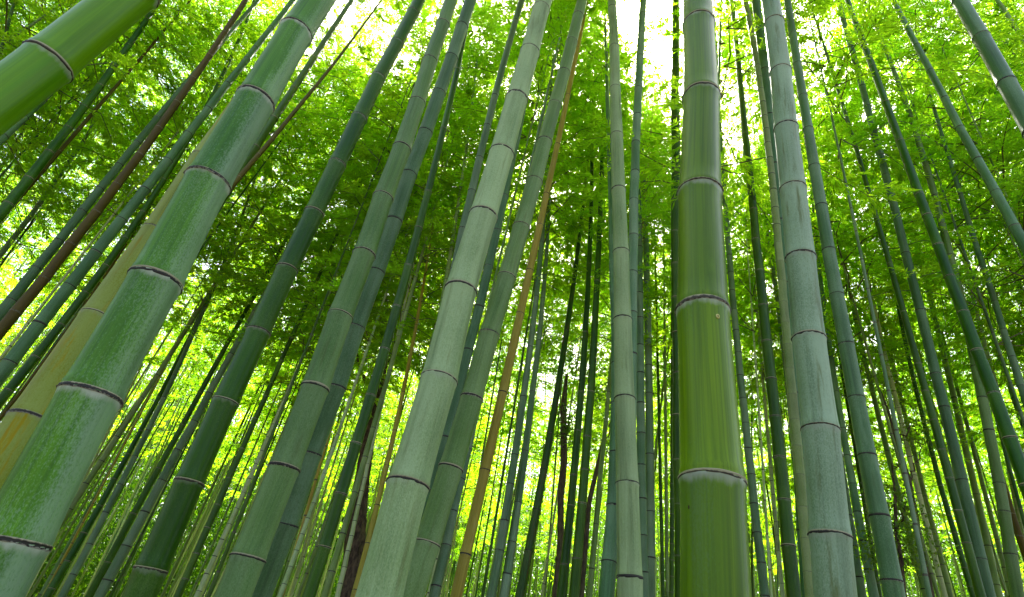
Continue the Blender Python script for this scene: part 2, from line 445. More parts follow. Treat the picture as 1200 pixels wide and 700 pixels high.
def crown_mesh(seed, H=7.0, n_leaf=15, leaf=0.078, lw=0.0155, Rmax=1.5, one_side=0.0, dens=1.0):
    g = np.random.default_rng(seed)
    TV, TF, tofs = [], [], 0
    LB, LD, LN = [], [], []
    bend = g.uniform(-0.5, 0.5, 2)
    nn = int(H / 0.27)
    az = g.uniform(0, 6.28)
    for i in range(nn):
        q = (i + g.uniform(0, .5)) / nn
        az += math.pi + g.normal(0, 0.45)
        for b in range(2):
            a = az + (b - .5) * g.uniform(.5, 1.2)
            ln = Rmax * (0.35 + 0.9 * math.sin(math.pi * min(1, 0.12 + 0.85 * q)) ** 0.8) * g.uniform(.6, 1.15) * (1 - 0.45 * q)
            if g.random() > dens: continue
            z0 = q * H
            c0 = np.array([bend[0] * q * q, bend[1] * q * q, z0])
            hd = np.array([math.cos(a), math.sin(a), 0])
            tt = np.linspace(0, 1, 6)
            rise = g.uniform(0.25, 0.75) * ln
            droop = g.uniform(0.35, 0.9) * ln
            pts = c0[None, :] + hd[None, :] * (tt * ln)[:, None] + np.array([0, 0, 1.0])[None, :] * (rise * tt - droop * tt ** 2.2)[:, None]
            pts[1:] += g.normal(0, 0.02 * ln, (5, 3))
            V, _ = tube(pts, np.linspace(0.008, 0.002, 6), 3)
            TV.append(V.reshape(-1, 3)); TF.append(tube_faces(6, 3, tofs)); tofs += 18
            # side twigs
            nt = max(6, int(ln * 20))
            for k in range(nt):
                t0 = g.uniform(0.18, 1.0)
                p0 = np.array([np.interp(t0, tt, pts[:, c]) for c in range(3)])
                sd = unit(hd + np.array([-hd[1], hd[0], 0]) * g.uniform(-1.3, 1.3) + np.array([0, 0, g.uniform(-.35, .35)]))
                tl = g.uniform(.12, .40)
                m = n_leaf
                u = np.sort(g.uniform(0.25, 1, m))
                pb = p0[None, :] + sd[None, :] * (u * tl)[:, None] - np.array([0, 0, 1.0])[None, :] * (0.25 * tl * u ** 2)[:, None]
                s2 = np.cross(sd, [0, 0, 1.0]); s2 /= np.linalg.norm(s2) + 1e-9
                alt = np.where(np.arange(m) % 2 == 0, 1.0, -1.0) * g.uniform(.25, 1.0, m)
                d = unit(sd[None, :] + s2[None, :] * alt[:, None] + np.array([0, 0, -1.0])[None, :] * g.uniform(0.0, .7, m)[:, None] + g.normal(0, .15, (m, 3)))
                LB.append(pb); LD.append(d)
                nr = unit(np.array([0, 0, 1.0])[None, :] + g.normal(0, .45, (m, 3)))
                LN.append(nr)
    LB = np.vstack(LB); LD = np.vstack(LD); LN = np.vstack(LN)
    n = len(LB)
    lv = leaf_quads(LB, LD, LN, leaf * g.uniform(.65, 1.3, n), lw * g.uniform(.75, 1.25, n))
    TV = np.vstack(TV); TF = np.vstack(TF)
    lf = np.arange(n * 4).reshape(-1, 4) + len(TV)
    lr = np.repeat(g.random(n), 4)
    me = mesh_from('foliage', np.vstack([TV, lv]), np.vstack([TF, lf]), [TWIG, LEAF],
                   np.concatenate([np.zeros(len(TF), np.int32), np.ones(n, np.int32)]), False,
                   {'leaf_rand': ('FLOAT', np.concatenate([np.zeros(len(TV)), lr]))})
    return me


CROWN_H = 7.0
CROWNS = [crown_mesh(100 + i, CROWN_H) for i in range(7)]
print('leaf faces per crown', [len(c.polygons) for c in CROWNS])


def crown_matrix(p, d, scale, spin, sxy=None):
    d = Vector(d).normalized()
    q = Vector((0, 0, 1)).rotation_difference(d)
    sxy = scale if sxy is None else sxy
    return Matrix.Translation(Vector(p)) @ q.to_matrix().to_4x4() @ Matrix.Rotation(spin, 4, 'Z') @ Matrix.Diagonal((sxy, sxy, scale, 1))


# ------------------------------------------------------------------ culms measured in the photograph
GROUP = 'bamboos of the grove'


def build_culm(label, D, style, axis, nodes_at=None, own_nodes=False, H=None, crown=None, lean=None, top=None, ring=None, short=False):
    """axis: image points with the stem's width; gives one 3-D stem of diameter D where it leaves the picture at the bottom."""
    A = np.array(sorted(axis, key=lambda a: -a[1]), float)
    r0, r1 = ray(*A[0, :2]), ray(*A[-1, :2])
    n = np.cross(r0, r1); n /= np.linalg.norm(n)
    if n[0] < 0: n = -n
    dv = np.array([0, 0, 1.0]) - n * n[2]; dv /= np.linalg.norm(dv)
    hv = np.cross(n, dv); hv /= np.linalg.norm(hv)
    if hv[1] < 0: hv = -hv

    def ppm(P):
        e = 1e-3
        return np.linalg.norm(proj(P + n * e)[0] - proj(P - n * e)[0]) / (2 * e)
    dist = D * ppm(CAM + r0) / A[0, 2]
    P0 = CAM + r0 * dist

    def fit(lean):                             # degrees away from (+) or towards (-) the camera within the sight plane
        d = dv * math.cos(R(lean)) + hv * math.sin(R(lean))
        bn = np.cross(d, n)
        ss, us, rs = [], [], []
        for x, y, w in A:
            rr = ray(x, y)
            Q = CAM + rr * ((P0 - CAM).dot(bn) / rr.dot(bn))
            ss.append((Q - P0).dot(d)); us.append((Q - P0).dot(n)); rs.append(w / 2 / ppm(Q))
        ss, us, rs = map(np.array, (ss, us, rs))
        return d, ss, us, rs, np.polyfit(ss, rs, 1)
    # the smallest lean for which the stem tapers as bamboo does
    best = None
    for ln in ([lean] if lean is not None else sorted(np.arange(-7, 7.5, 0.5), key=abs)):
        f = fit(ln)
        k = f[4][0] / D
        bad = max(0, -0.034 - k, k + 0.007)
        if best is None or bad < best[0] - 1e-6:
            best = (bad, ln, f)
        if bad == 0: break
    _, lean, (d, ss, us, rs, cr) = best
    deg = 2 if len(ss) > 4 else 1
    cu = np.polyfit(ss, us, deg)
    smin, smax = ss[0], ss[-1]
    slope = min(-0.0008, cr[0]); slope = max(slope, -0.055 * D)
    # keep the mean radius of the fit in the picture
    sm = 0.5 * (smin + smax); rm = np.polyval(cr, sm)
    info = (round(dist, 2), round(smax - smin, 2), 'k', round(cr[0] / D, 4), 'lean', lean, 'tilt', round(math.degrees(math.acos(d[2])), 1), 'res px', round(float((np.abs(np.polyval(cu, ss) - us) * A[:, 2] / (2 * rs)).max()), 1))
    # extent along the stem
    g = ground_z(P0[0], P0[1])
    s_base = -(P0[2] - g + 0.05) / d[2]
    Ht = H or min(17.0, 9.0 + 55 * D)
    s_top = (Ht + g - P0[2]) / d[2]
    s_top = max(s_top, smax + 1.5)
    if short: s_top = smax + 1.3
    if top is not None: s_top = smax
    s = np.linspace(s_base, s_top, 160)
    du = np.polyder(cu)

    def ufun(x):
        y = np.polyval(cu, np.clip(x, smin, smax))
        y = y + np.polyval(du, smax) * np.clip(x - smax, 0, None) + np.polyval(du, smin) * np.clip(x - smin, None, 0)
        return y
    P = P0[None, :] + d[None, :] * s[:, None] + n[None, :] * ufun(s)[:, None]
    S = np.concatenate([[0], np.cumsum(np.linalg.norm(np.diff(P, axis=0), axis=1))])
    loc = P[0].copy()
    rend = max(0.004, rm + slope * (smax - sm))

    def rfun(S_):
        x = np.interp(S_, S, s)
        r_in = rm + slope * (np.clip(x, smin, smax) - sm)
        up = np.clip((x - smax) / max(0.1, s_top - smax), 0, 1)
        if top is None:
            r_in = r_in * (1 - up) + 0.005 * up
        dn = np.clip(smin - x, 0, None)
        return np.maximum(0.0035, r_in + (-slope) * 0.5 * dn)
    s2S = lambda x: np.interp(x, s, S)
    # nodes
    nodes = []
    if nodes_at is not None:                    # height in the picture of the visible front of each ring
        tc = CAM[None, :] - P; tc -= (tc @ d)[:, None] * d[None, :]; tc /= np.linalg.norm(tc, axis=1)[:, None]
        fr = P + tc * rfun(S)[:, None]
        vv = np.array([proj(q)[0][1] if (q - CAM) @ RW[:, 2] < -0.05 else np.nan for q in fr])
        ok = (s > smin - 2.5) & (s < smax + 2.5) & np.isfinite(vv)
        vs, so = vv[ok], S[ok]
        o = np.argsort(vs)
        nodes = [float(np.interp(y, vs[o], so[o])) for y in nodes_at if vs.min() < y < vs.max()]
    elif own_nodes:
        nodes = [float(s2S(x)) for x in ss[1:-1]]
    nodes = sorted(nodes)
    if not nodes:
        a = s2S(smin) + rng.uniform(0, .3); nodes = [float(a)]
    gap = np.median(np.diff(nodes)) if len(nodes) > 2 else 2 * rm * rng.uniform(3.4, 4.2)
    gap = float(np.clip(gap, 0.10, 0.55))
    if len(nodes) <= 2: nodes = nodes[:1]
    while nodes[-1] < S[-1] - 0.1: nodes.append(nodes[-1] + gap * rng.uniform(.93, 1.07))
    while nodes[0] > 0.15: nodes.insert(0, nodes[0] - gap * rng.uniform(.9, 1.0))
    Sf = np.linspace(0, S[-1], 700)             # stems are never quite straight: a small kink at each node
    Pf = interp_path(S, P, Sf)
    zz = rng.normal(0, 0.030, (len(nodes), 2)) * (2 * rm)
    Pf = Pf + np.interp(Sf, nodes, zz[:, 0])[:, None] * n[None, :] + np.interp(Sf, nodes, zz[:, 1])[:, None] * np.cross(n, d)[None, :]
    st = Stem(Sf, Pf - loc[None, :], rfun, nodes)
    wmax = A[0, 2]
    seg = 40 if wmax > 45 else 28 if wmax > 22 else 16 if wmax > 10 else 10
    root = tag(empty('bamboo', loc), label, 'bamboo', GROUP)
    vis = [x for x in nodes if s2S(smin) - 0.25 < x < s2S(smax) + 0.25 and 0 < x < S[-1] - 0.03] if wmax > 5.9 else []
    rest = [x for x in nodes if x not in vis]
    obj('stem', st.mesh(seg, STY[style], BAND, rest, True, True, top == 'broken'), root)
    rm_ = ring or (RINGP if style in ('dark', 'fresh', 'brown') else RING if wmax > 30 else RINGD)
    for x in vis:
        obj('node_ring', st.ring_mesh(x, seg, rm_, 1.2 if wmax > 24 else 1.6), root)
    # crown
    if crown is not False and top is None:
        zt = Ht
        c_s = max(smax + (1.8 if A[-1, 1] < 12 or A[-1, 0] > 1190 else -0.8), s_base + 0.42 * (s_top - s_base))
        if dist < 5.6: c_s = max(c_s, (9.0 + g - P0[2]) / d[2]); c_s = min(c_s, s_top - 1.5)
        base = P[np.argmin(abs(s - c_s))] - loc
        ln = s_top - c_s + 0.3
        sc = ln / CROWN_H
        f = obj('foliage', CROWNS[int(rng.integers(len(CROWNS)))], root)
        f.matrix_local = crown_matrix(base, P[-1] - loc - base, sc, rng.uniform(0, 6.28), min(1.15, max(0.6, sc)) if not short else 0.42)
    return root, info, st, (s2S, Pf - loc, n, d)


# (label, diameter, style, axis points (x, y, width) in the photograph, options)
CULMS = [
 # ---- the big near stems
 ('huge fresh green bamboo crossing the top left corner, the most slanting stem of all', .125, 'fresh',
  [(0,117,69),(56,72,67),(140,4,65)], dict(nodes_at=[150,63,-22])),
 ('thick bamboo sliding behind the huge fresh green one in the top left corner', .105, 'teal',
  [(-15,177,15),(0,163,14),(32,134,12.5),(60,106,10.5),(85,80,9)], {}),
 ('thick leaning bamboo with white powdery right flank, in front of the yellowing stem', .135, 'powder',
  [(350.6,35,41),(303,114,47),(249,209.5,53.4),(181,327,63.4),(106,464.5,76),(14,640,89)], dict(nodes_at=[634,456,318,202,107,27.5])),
 ('thick yellowing bamboo half hidden behind the powdery white flanked stem', .115, 'yellow',
  [(27.5,500,50),(109.6,378.5,41),(178.5,275,33),(235.5,188.7,27),(293.5,105.4,22)], dict(nodes_at=[685,485,366,264,180])),
 ('dark green leaning bamboo with bright whitish rings, left of the paired sage and blue stems', .12, 'dark',
  [(490,0,15.5),(448,88,16),(424,135,18.5),(398,189,20.5),(368,246,23),(338,312,25.4),(304,387,28),(266,470,31),(224,566,35.5),(178,669,40)],
  dict(nodes_at=[667,563,468,384,310,244.5,187,133.5,87,44.5,9])),
 ('grey sage bamboo overlapping the blue green stem along its whole right side', .12, 'sage',
  [(528,0,15.8),(507,68,17),(491,117,19),(473,170,21),(451,229,23.5),(428,295,25.5),(399,369,28.5),(368,453,33),(333,548,37),(291,657,41)],
  dict(nodes_at=[652,543,449,365,291.5,225.5,167,114,66,23])),
 ('blue green bamboo tucked behind the right edge of the grey sage stem', .10, 'teal',
  [(552,0,13.4),(530,64,14.4),(516,106,16),(498,152,17.5),(482,202,18.8),(463,257,19),(443,316,20),(419,382,21),(392,453,22),(366,532,24),(336,616,26),(305,697,28)],
  dict(nodes_at=[614,530,451,380,314,254.5,200,150,104.5,63.5,25.7])),
 ('thick pale grey green bamboo leaning right, palest and widest stem left of the middle', .13, 'pale',
  [(638,0,19),(624,55,20.8),(608,111,25),(590,175,29),(567,249,32.3),(543,337,36),(514,442,41.5),(479,568,47.5),(445,700,55)],
  dict(nodes_at=[562,435,330.5,243.5,170,107,51,3])),
 ('sage bamboo with dark rings, just right of the thick pale leaning stem', .115, 'sage',
  [(682,0,12.5),(671,46,13.5),(662,82,14),(651,119,15),(640,163,16),(627,209,17.5),(612,264,19.5),(593,323,21),(574,391,23),(551,465,26.5),(527,549,28.5),(500,640,31),(484,698,33)],
  dict(nodes_at=[634,544.5,461.5,387.5,319,260,206,160,117,79.5,44,13.7])),
 ('dry tan bamboo, smooth and light brown, leaning beside the sage stem', .08, 'tan',
  [(688,-5,4.5),(679.5,58,5),(665,112,5.5),(653,170,6),(641,228,7),(632,264,8),(620,317,9),(610,368,9.5),(588,460,11.5),(567,551,12.5),(547,650,13.5),(536,700,14)], dict(own_nodes=True)),
 ('pale upright bamboo passing just left of the sun glare', .12, 'pale',
  [(717,0,10),(720.7,100,12.5),(722.7,155,14),(724.5,219,16),(727,291,18),(729.6,371,21),(732.5,465,24),(735.5,567,27),(738,679,29.5)],
  dict(nodes_at=[674.5,563,462,369,290,217.7,154,99.4,50.7,5])),
 ('blue grey bamboo peeping out behind the left edge of the pale upright stem', .105, 'teal',
  [(721,390,9.5),(722.5,470,12),(721,529,14.5),(717.5,591,17),(713.5,657,19),(711,700,20)], dict(nodes_at=[656,590,528,470])),
 ('upright bamboo passing just right of the sun glare', .085, 'teal',
  [(753.6,0,8),(751,67,8.5),(748,105,9),(746.7,136,9.5),(745.7,168,10),(744.7,202,10.3),(742.5,235,11),(741,277,11.5),(740.6,320,12),(741,400,13)], dict(own_nodes=True)),
 ('slender teal bamboo right behind the pale upright stem, nearer of the two beside it', .07, 'teal',
  [(749,280,8),(750,383,9.5),(750,440,10),(750,497,10.5),(752,563,11),(753,611,11.5),(754,700,12)], dict(short=True)),
 ('slender upright teal bamboo standing alone halfway between the pale upright and biggest stems', .075, 'teal',
  [(752,185,4.5),(754,215,5.5),(756,250,6.5),(757,278,7),(758.4,336,8),(759.4,366,8.3),(760,398,8.6),(760,429,9),(760,462,9.5),(761,533,10),(761.5,600,10.5),(762,700,11.5)], dict(own_nodes=True, short=True)),
 ('dark green bamboo running close along the left edge of the biggest upright stem', .10, 'dark',
  [(792.5,0,9.6),(791.5,100,10),(791.5,200,11),(793,300,11.5),(794,400,12),(795,500,12)], {}),
 ('very thin dark bamboo just left of the biggest upright stem', .045, 'dark',
  [(788,264,3),(788,350,3.6),(788,470,4.6),(787.5,600,5.5),(787,690,6)], {}),
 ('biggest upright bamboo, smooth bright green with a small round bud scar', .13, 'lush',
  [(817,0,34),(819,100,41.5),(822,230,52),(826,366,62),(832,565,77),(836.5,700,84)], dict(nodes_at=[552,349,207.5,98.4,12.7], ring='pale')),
 ('slim teal bamboo emerging from behind the right edge of the biggest upright stem', .07, 'teal',
  [(841,90,4.5),(846,200,5.5),(850,240,6),(855,310,6.8),(861,385,7.5),(871,460,8.5),(879,529,9.5),(886,597,10.5),(893,690,12)], {}),
 ('dark green bamboo with pale thin rings between the biggest and the silvery stems', .105, 'dark',
  [(857,0,4.5),(861,34,5),(865,67,6),(869,117,7.5),(873,158,8.5),(878,200,9.5),(885,246,10.5),(887.5,281,11),(890.5,318,11.5),(893.5,359,12),(897,401,12.7),(901.5,445,13.3),(907,489,14),(912,537,15),(918.5,586,15.8),(925,640,16.5),(932,694,17)], dict(own_nodes=True)),
 ('teal bamboo half covered by the left edge of the silvery streaked stem', .10, 'teal',
  [(887,0,11.5),(894,80,12),(901,134,12.5),(906.5,190,13),(914,256,13.5),(922,330,14),(940,600,17)], dict(nodes_at=[330,256,190,132,79,30])),
 ('thin bamboo slipping behind the teal one at the top edge, left of the silvery stem', .06, 'sage',
  [(872,-5,6),(880,30,6.5),(885,60,7),(897,150,8),(910,260,9)], {}),
 ('thick silvery grey bamboo with olive streaks and dark ring lines', .125, 'silver',
  [(902.5,0,22.5),(907,22,23),(914,80,26),(922,145,28.5),(929.5,218,31),(938.5,300,34.5),(947.5,395,39),(957.5,504,43.5),(972.5,633,50),(982,700,54)],
  dict(nodes_at=[622,497,388,294,213,141,76.5,19])),
 ('slim bamboo along the left side of the silvery streaked stem, nearer of a pair', .06, 'teal',
  [(893,215,2.5),(900,272,3.5),(907,334,4.5),(915,395,5.5),(925,467,6.5),(932,514,7),(938,584,7.7),(943,654,8.2),(947,702,8.6)], {}),
 ('thinner of the pair of bamboos touching the left side of the silvery stem', .05, 'sage',
  [(910,350,3),(919,395,4),(928,466,5),(936,520,5.5),(941,580,6),(947,640,6.5),(951,702,7)], {}),
 ('pale thin bamboo between the dark ringed stem and the slim pair by the silvery one', .045, 'pale',
  [(890,400,3),(897,480,4),(903,550,5),(911,630,5.5),(917,700,6)], {}),
 ('blue grey bamboo showing only a sliver at the lower right edge of the silvery stem', .08, 'teal',
  [(985,545,9),(996,610,10.5),(1004,660,11.5),(1010,700,12)], {}),
 ('blue green bamboo with lengthwise dark streaks, second thick stem right of the biggest one', .11, 'teal',
  [(923,0,9.5),(933.5,73,10.5),(946,150,12),(954,193,13),(963,239,14),(970.5,291,15.3),(980.5,344,17),(991.5,403,18.5),(1004,467,20.5),(1016,536,23),(1029.5,607,25.5),(1044.5,685,28)],
  dict(nodes_at=[679,602,530.5,463,400,342,289,237.5,192,148,110,72,36.7])),
 ('slender bamboo in the wedge between the silvery stem and the streaked blue green stem', .075, 'teal',
  [(957,290,3.5),(963,335,4.5),(971,395,6.5),(979,460,8.5),(986,503,9.3),(993,535,9.8),(999.5,568,10.3),(1005.6,601,10.7),(1011,635,11),(1018,669,11.5),(1025,702,12)], dict(own_nodes=True)),
 ('thin dark bamboo hugging the lower left edge of the streaked blue green stem', .045, 'dark',
  [(995,490,3.5),(1003,535,4),(1018,610,5),(1030,700,6)], {}),
 ('teal bamboo crossing in front of the dark green one low on the right', .095, 'teal',
  [(981,0,6.5),(990,30,7),(1000,65,7.5),(1010,102,8),(1018,125,8.3),(1024,150,8.8),(1031,177,9.3),(1039,206,10),(1046,235,10.5),(1061,298,11.5),(1077,365,12.5),(1095,439,13.3),(1105.7,478,14),(1126,563,15),(1150,656,16),(1161,700,16.5)], dict(own_nodes=True)),
 ('darkest green bamboo on the right, leaning out through the right edge', .10, 'dark',
  [(994,0,7),(1005,33,7.5),(1021.6,78,8.5),(1037,121,9.2),(1054,166,10.5),(1077,228,12),(1086,253,12.5),(1099,288,13.3),(1114,325,14),(1130,366,15),(1147,411,16),(1166,461,17),(1182,514,18),(1202,575,19.5)], dict(own_nodes=True)),
 ('pale green bamboo whose foot is crossed by the dark broken stub', .105, 'sage',
  [(1011,0,4.5),(1025,31,5),(1040,63,5.5),(1051,93,6),(1061,117,6.4),(1069,139,6.8),(1078,167,7.2),(1087,196,7.7),(1095,230,8.3),(1104,263,9),(1113,300,9.8),(1133,394,11.5),(1141,430,12),(1149,467,12.7),(1157,505,13.5),(1172,567,15),(1179,600,16),(1186,650,17),(1195,700,18)], dict(own_nodes=True)),
 ('short dark dead bamboo stub, broken off at its top', .055, 'brown',
  [(1158,500,8),(1165,530,8.5),(1175,566,9),(1191,618,9.5),(1205,660,10)], dict(top='broken', lean=0)),
 ('blue green bamboo leaning steeply out of the right edge, below the thick corner stem', .09, 'teal',
  [(1046,0,7),(1059,24,7.5),(1075,53,8.3),(1090,83,9),(1106,116,10),(1125,150,11),(1145,187,12),(1167,225,13),(1190,266,14),(1210,305,15)], dict(own_nodes=True)),
 ('thick dark teal bamboo cutting across the top right corner', .11, 'teal',
  [(1124.5,0,20.5),(1147,41,22.5),(1178,95,24.5),(1207,147,27)], dict(nodes_at=[92,39,-4])),
 ('thin bamboo at the very top right corner beyond the thick dark teal stem', .06, 'sage',
  [(1165,-5,5.5),(1180,17,6),(1200,48,7)], {}),
 # ---- left side
 ('dead brown bamboo leaning across the upper left, darkest brown of all', .08, 'brown',
  [(290,-5,6.5),(279,15,7),(264,39,7.7),(245,65,8.3),(226,92,9),(206.7,120,9.6),(186,150,10.3),(164,182,11),(137,217,12),(113,249,12.6),(83,286,13.3),(51,326,14),(19,366,14.5),(-5,395,15)], dict(own_nodes=True)),
 ('dark teal bamboo just behind and left of the dead brown one', .09, 'teal',
  [(300,5,5),(265,42,6),(215,100,7.5),(183,137,8.3),(161,168,9),(140.5,194,10),(118,222,11),(98,249,11.5),(70,283,12.3),(43,315,13),(13,352,14),(-5,373,14)], dict(own_nodes=True)),
 ('dark teal bamboo between the dead brown stem and the yellowing one', .11, 'teal',
  [(342,0,6),(318,33,7),(300,57,8),(289.7,70,8.5),(267,99,9.5),(245,128,10.3),(221,157,11.2),(197,188,12.2),(170.7,222,13.3),(141,257,14.3),(111,295,15.3),(80.6,335,16),(46,379,16.7),(12,425,17.5),(-8,452,18)], dict(own_nodes=True)),
 ('slimmer dark bamboo running close along the left of the yellowing stem', .08, 'dark',
  [(297,8,3.5),(280,40,4),(262,85,5),(240,130,6),(216,176,7),(192,211,7.8),(168,249,8.5),(146.7,279,9.2),(121.7,311,9.8),(99.4,343,10.4),(71,381,11),(42,419,11.6),(10,458,12),(-5,477,12)], dict(own_nodes=True)),
 ('thin rust brown bamboo against the left edge of the yellowing stem', .03, 'brown',
  [(180,235,3),(132,304,3.5),(108,350,3.7),(75,395,4),(42,435,4.3),(0,490,4.6)], {}),
 ('dark green bamboo in the upper left, first stem below the huge slanting one', .10, 'dark',
  [(187,0,6.5),(176,16,7),(150,53,8.5),(134,78,9.3),(117,101,10),(98,125,10.8),(79,150,11.5),(58,179,12.3),(34,210,13),(10,240,14),(-8,262,14.5)], dict(own_nodes=True)),
 ('thin brown bamboo alongside the dark green stem in the upper left', .05, 'brown',
  [(202,26,2.5),(176,54,3.5),(147,88,4.5),(128,112,5),(92,152,5.5),(70,178,6),(51,199,6.3),(27,227,6.7),(-5,263,7)], dict(own_nodes=True)),
 ('thin teal bamboo in the upper left, between the thin brown and dead brown stems', .055, 'teal',
  [(135,106,3),(118,130,4),(96,169,5),(68.6,209,6),(44.6,241,6.6),(32,257,7),(14,282,7.5),(-5,305,8)], dict(own_nodes=True)),
 ('pale thin bamboo low behind the huge slanting stem at the left edge', .035, 'sage',
  [(42,128,3),(20,165,3.7),(0,199,4.4),(-15,224,5)], {}),
 ('thin dark bamboo in the extreme top left corner above the huge stem', .045, 'dark',
  [(17,2,4),(8,35,4.6),(0,65,5.2),(-10,100,6)], {}),
 ('dark bamboo disappearing behind the right flank of the powdery stem near the top', .095, 'dark',
  [(414,-3,5.5),(391,34,7),(368,69,8),(344,104,9),(320,139,10),(298,172,11),(270,220,12)], dict(own_nodes=True)),
 ('thin dull brown bamboo tip right of the powdery stem near the top', .05, 'brown',
  [(443,4,1.5),(428,28,2.5),(406,56,3.5),(389,78,4.2),(367,104,4.8),(348,128,5.2),(334,145,5.5),(318,163,6),(302,181,6.3),(280,208,6.8),(255,240,7)], dict(own_nodes=True)),
 ('very thin dark bamboo slanting out from behind the powdery stem at mid height', .025, 'dark',
  [(378,100,1.6),(340,150,1.9),(281,230,2.4),(237,290,2.9)], {}),
 # ---- lower left bunch
 ('brownish bamboo hugging the left edge of the dark white ringed stem, left of two', .07, 'dark',
  [(330,290,3.5),(310,325,4.5),(295,350,5),(279,383,5.7),(267,405,6),(255,423,6.3),(233,460,7),(214,498,7.4),(187,549,8),(156,602,8.5),(127,659,9),(105,697,9.5)], dict(own_nodes=True)),
 ('teal bamboo next to the dark white ringed stem, right of two', .085, 'teal',
  [(300,365,6),(270,415,8),(245,461,9),(228,494,9.7),(209,528,10.3),(190,563,11),(169.7,600,11.5),(148,640,12),(127,680,12.5),(116,700,12.7)], dict(own_nodes=True)),
 ('slender teal bamboo in the lower left bunch, middle of the leaning five', .06, 'teal',
  [(296,215,2.5),(288,240,3),(275,280,3.6),(262,310,4.2),(252,334,4.7),(240,360,5.2),(224,401,5.8),(207,441,6.5),(192,466,6.8),(170,504,7.3),(154,534,7.6),(140,568,8),(124,601,8.3),(105,638,8.7),(88,674,9),(72,703,9.3)], dict(own_nodes=True)),
 ('pale slender bamboo meeting the right edge of the powdery stem low down', .06, 'sage',
  [(262,315,4),(248,340,4.6),(226,373,5.2),(212,397,5.6),(200,418,6),(185,440,6.3),(168,467,6.7),(137,512,7.2),(118,540,7.6),(99,566,8),(80,596,8.3),(20,695,9)], dict(own_nodes=True)),
 ('dark slender bamboo second from the powdery stem in the lower left bunch', .065, 'dark',
  [(235,370,3),(214,408,4),(185,466,5.5),(165,505,6.5),(151,533,7.3),(135,562,8),(116.6,593,8.5),(98.7,625,9),(79,658,9.3),(60,690,9.5),(52,703,9.7)], dict(own_nodes=True)),
 ('dark brownish bamboo between the dark white ringed stem and the grey sage stem', .06, 'dark',
  [(412,235,2.5),(396,275,3.5),(384,302,4),(373,327,4.5),(357,362,5),(341,397,5.5),(329,423,6),(310,465,6.5),(300,491,7),(283,526,7.3),(269,561,7.7),(255,592,8),(243,619,8.3),(231,649,8.7),(217,679,9),(207,702,9.3)], dict(own_nodes=True)),
 ('pale thin bamboo close left of the grey sage stem, upper of two', .045, 'pale',
  [(375,370,3),(345,440,4),(320,500,4.7),(285,578,5.5),(240,678,6.5),(230,700,6.7)], {}),
 ('pale thin bamboo close left of the grey sage stem, lower of two', .045, 'sage',
  [(355,475,3.5),(330,530,4.5),(300,600,5.5),(262,680,6.5),(252,702,6.7)], {}),
 # ---- between the pair and the thick pale stem
 ('slim dark teal bamboo midway between the blue green stem and the thick pale one', .08, 'dark',
  [(545,40,6),(535.5,82,7.5),(519,151,8),(502,226,8.5),(491,268,9),(478,312,9.6),(465.6,360,10.5),(451,410,11.5),(436,464,12.5),(417.6,520,13.5),(399,579,14.5),(379.5,641,16),(363,697,17)], dict(own_nodes=True)),
 ('slim teal bamboo vanishing behind the left edge of the thick pale leaning stem', .075, 'teal',
  [(612,0,7),(596,51,7.5),(580,113,8),(571,148,8.3),(562,186,8.7),(554,225,9),(543,269,10),(532,312,11)], dict(own_nodes=True)),
 ('very thin bamboo left of the slim teal stem that meets the thick pale one', .045, 'sage',
  [(561,62,2.2),(552,120,2.8),(545,175,3.2),(539,230,3.8),(533,275,4.2),(521,345,4.8),(510,400,5.2),(497,465,6)], {}),
 ('teal bamboo seen in the slit between the thick pale stem and the sage one', .085, 'teal',
  [(594,215,9),(574,310,10.5),(549,408,12),(522,511,13.5),(510,560,14),(475,690,16)], dict(nodes_at=[511,408,357,310])),
 ('blue grey bamboo low in the slit between the sage stem and the tan one', .07, 'teal',
  [(560,470,9),(535,587,11),(519,655,12),(508,700,13)], {}),
 ('thin pale bamboo left of the slim dark teal stem near the bottom', .04, 'pale',
  [(420,440,3.5),(403,487,4.2),(386,539,4.8),(365,597,5.3),(344.6,652,5.8),(329,697,6.2)], {}),
 ('slender sage bamboo crossing in front of the rough barked tree', .05, 'sage',
  [(500,280,3.5),(487,326,4),(475,365,4.6),(468,395,5),(456,435,5.6),(447,467,6),(438,502,6.5),(428,536,7),(417,578,7.5),(403,626,8),(388,670,8.4),(378,702,8.7)], dict(own_nodes=True)),
 ('palest thin bamboo over the right edge of the rough barked tree', .04, 'pale',
  [(455,440,3),(435,528,4.5),(415,615,5.5),(396,697,6.3)], {}),
 ('slender straw coloured bamboo right of the rough barked tree', .05, 'tan',
  [(497,330,3),(487,381,4),(473,460,5.2),(463,505,5.7),(453,546,6.2),(442,592,6.7),(430,637,7.2),(416,698,7.8)], dict(own_nodes=True)),
 # ---- between the tan stem and the pale upright
 ('slim teal bamboo right of the tan stem, left of a crossing pair', .065, 'teal',
  [(640,220,4.5),(634,285,5.5),(627,348,6.2),(620,407,7),(613,465,8),(607,534,9),(600,568,9.5),(592,610,10),(584,645,10.5),(574,695,11)], dict(own_nodes=True)),
 ('slim teal bamboo right of the tan stem, right of a crossing pair', .065, 'teal',
  [(644,240,3.5),(640,300,4.5),(635,350,5),(630,400,6),(625,460,7),(617,530,8.5),(608,590,9.7),(600,636,10.3),(594,673,10.7),(588,702,11)], dict(own_nodes=True)),
 ('dark bamboo mottled with brown patches, left of two dark green stems', .07, 'mottled',
  [(688,200,3),(682,240,4),(678,285,5),(673,330,5.7),(663,388,6.5),(653,462,7.5),(645,508,8.3),(637,551,9),(629,598,9.7),(620,646,10.3),(608,700,11)], dict(own_nodes=True)),
 ('dark green bamboo left of the pale upright stem, left of two alike', .07, 'dark',
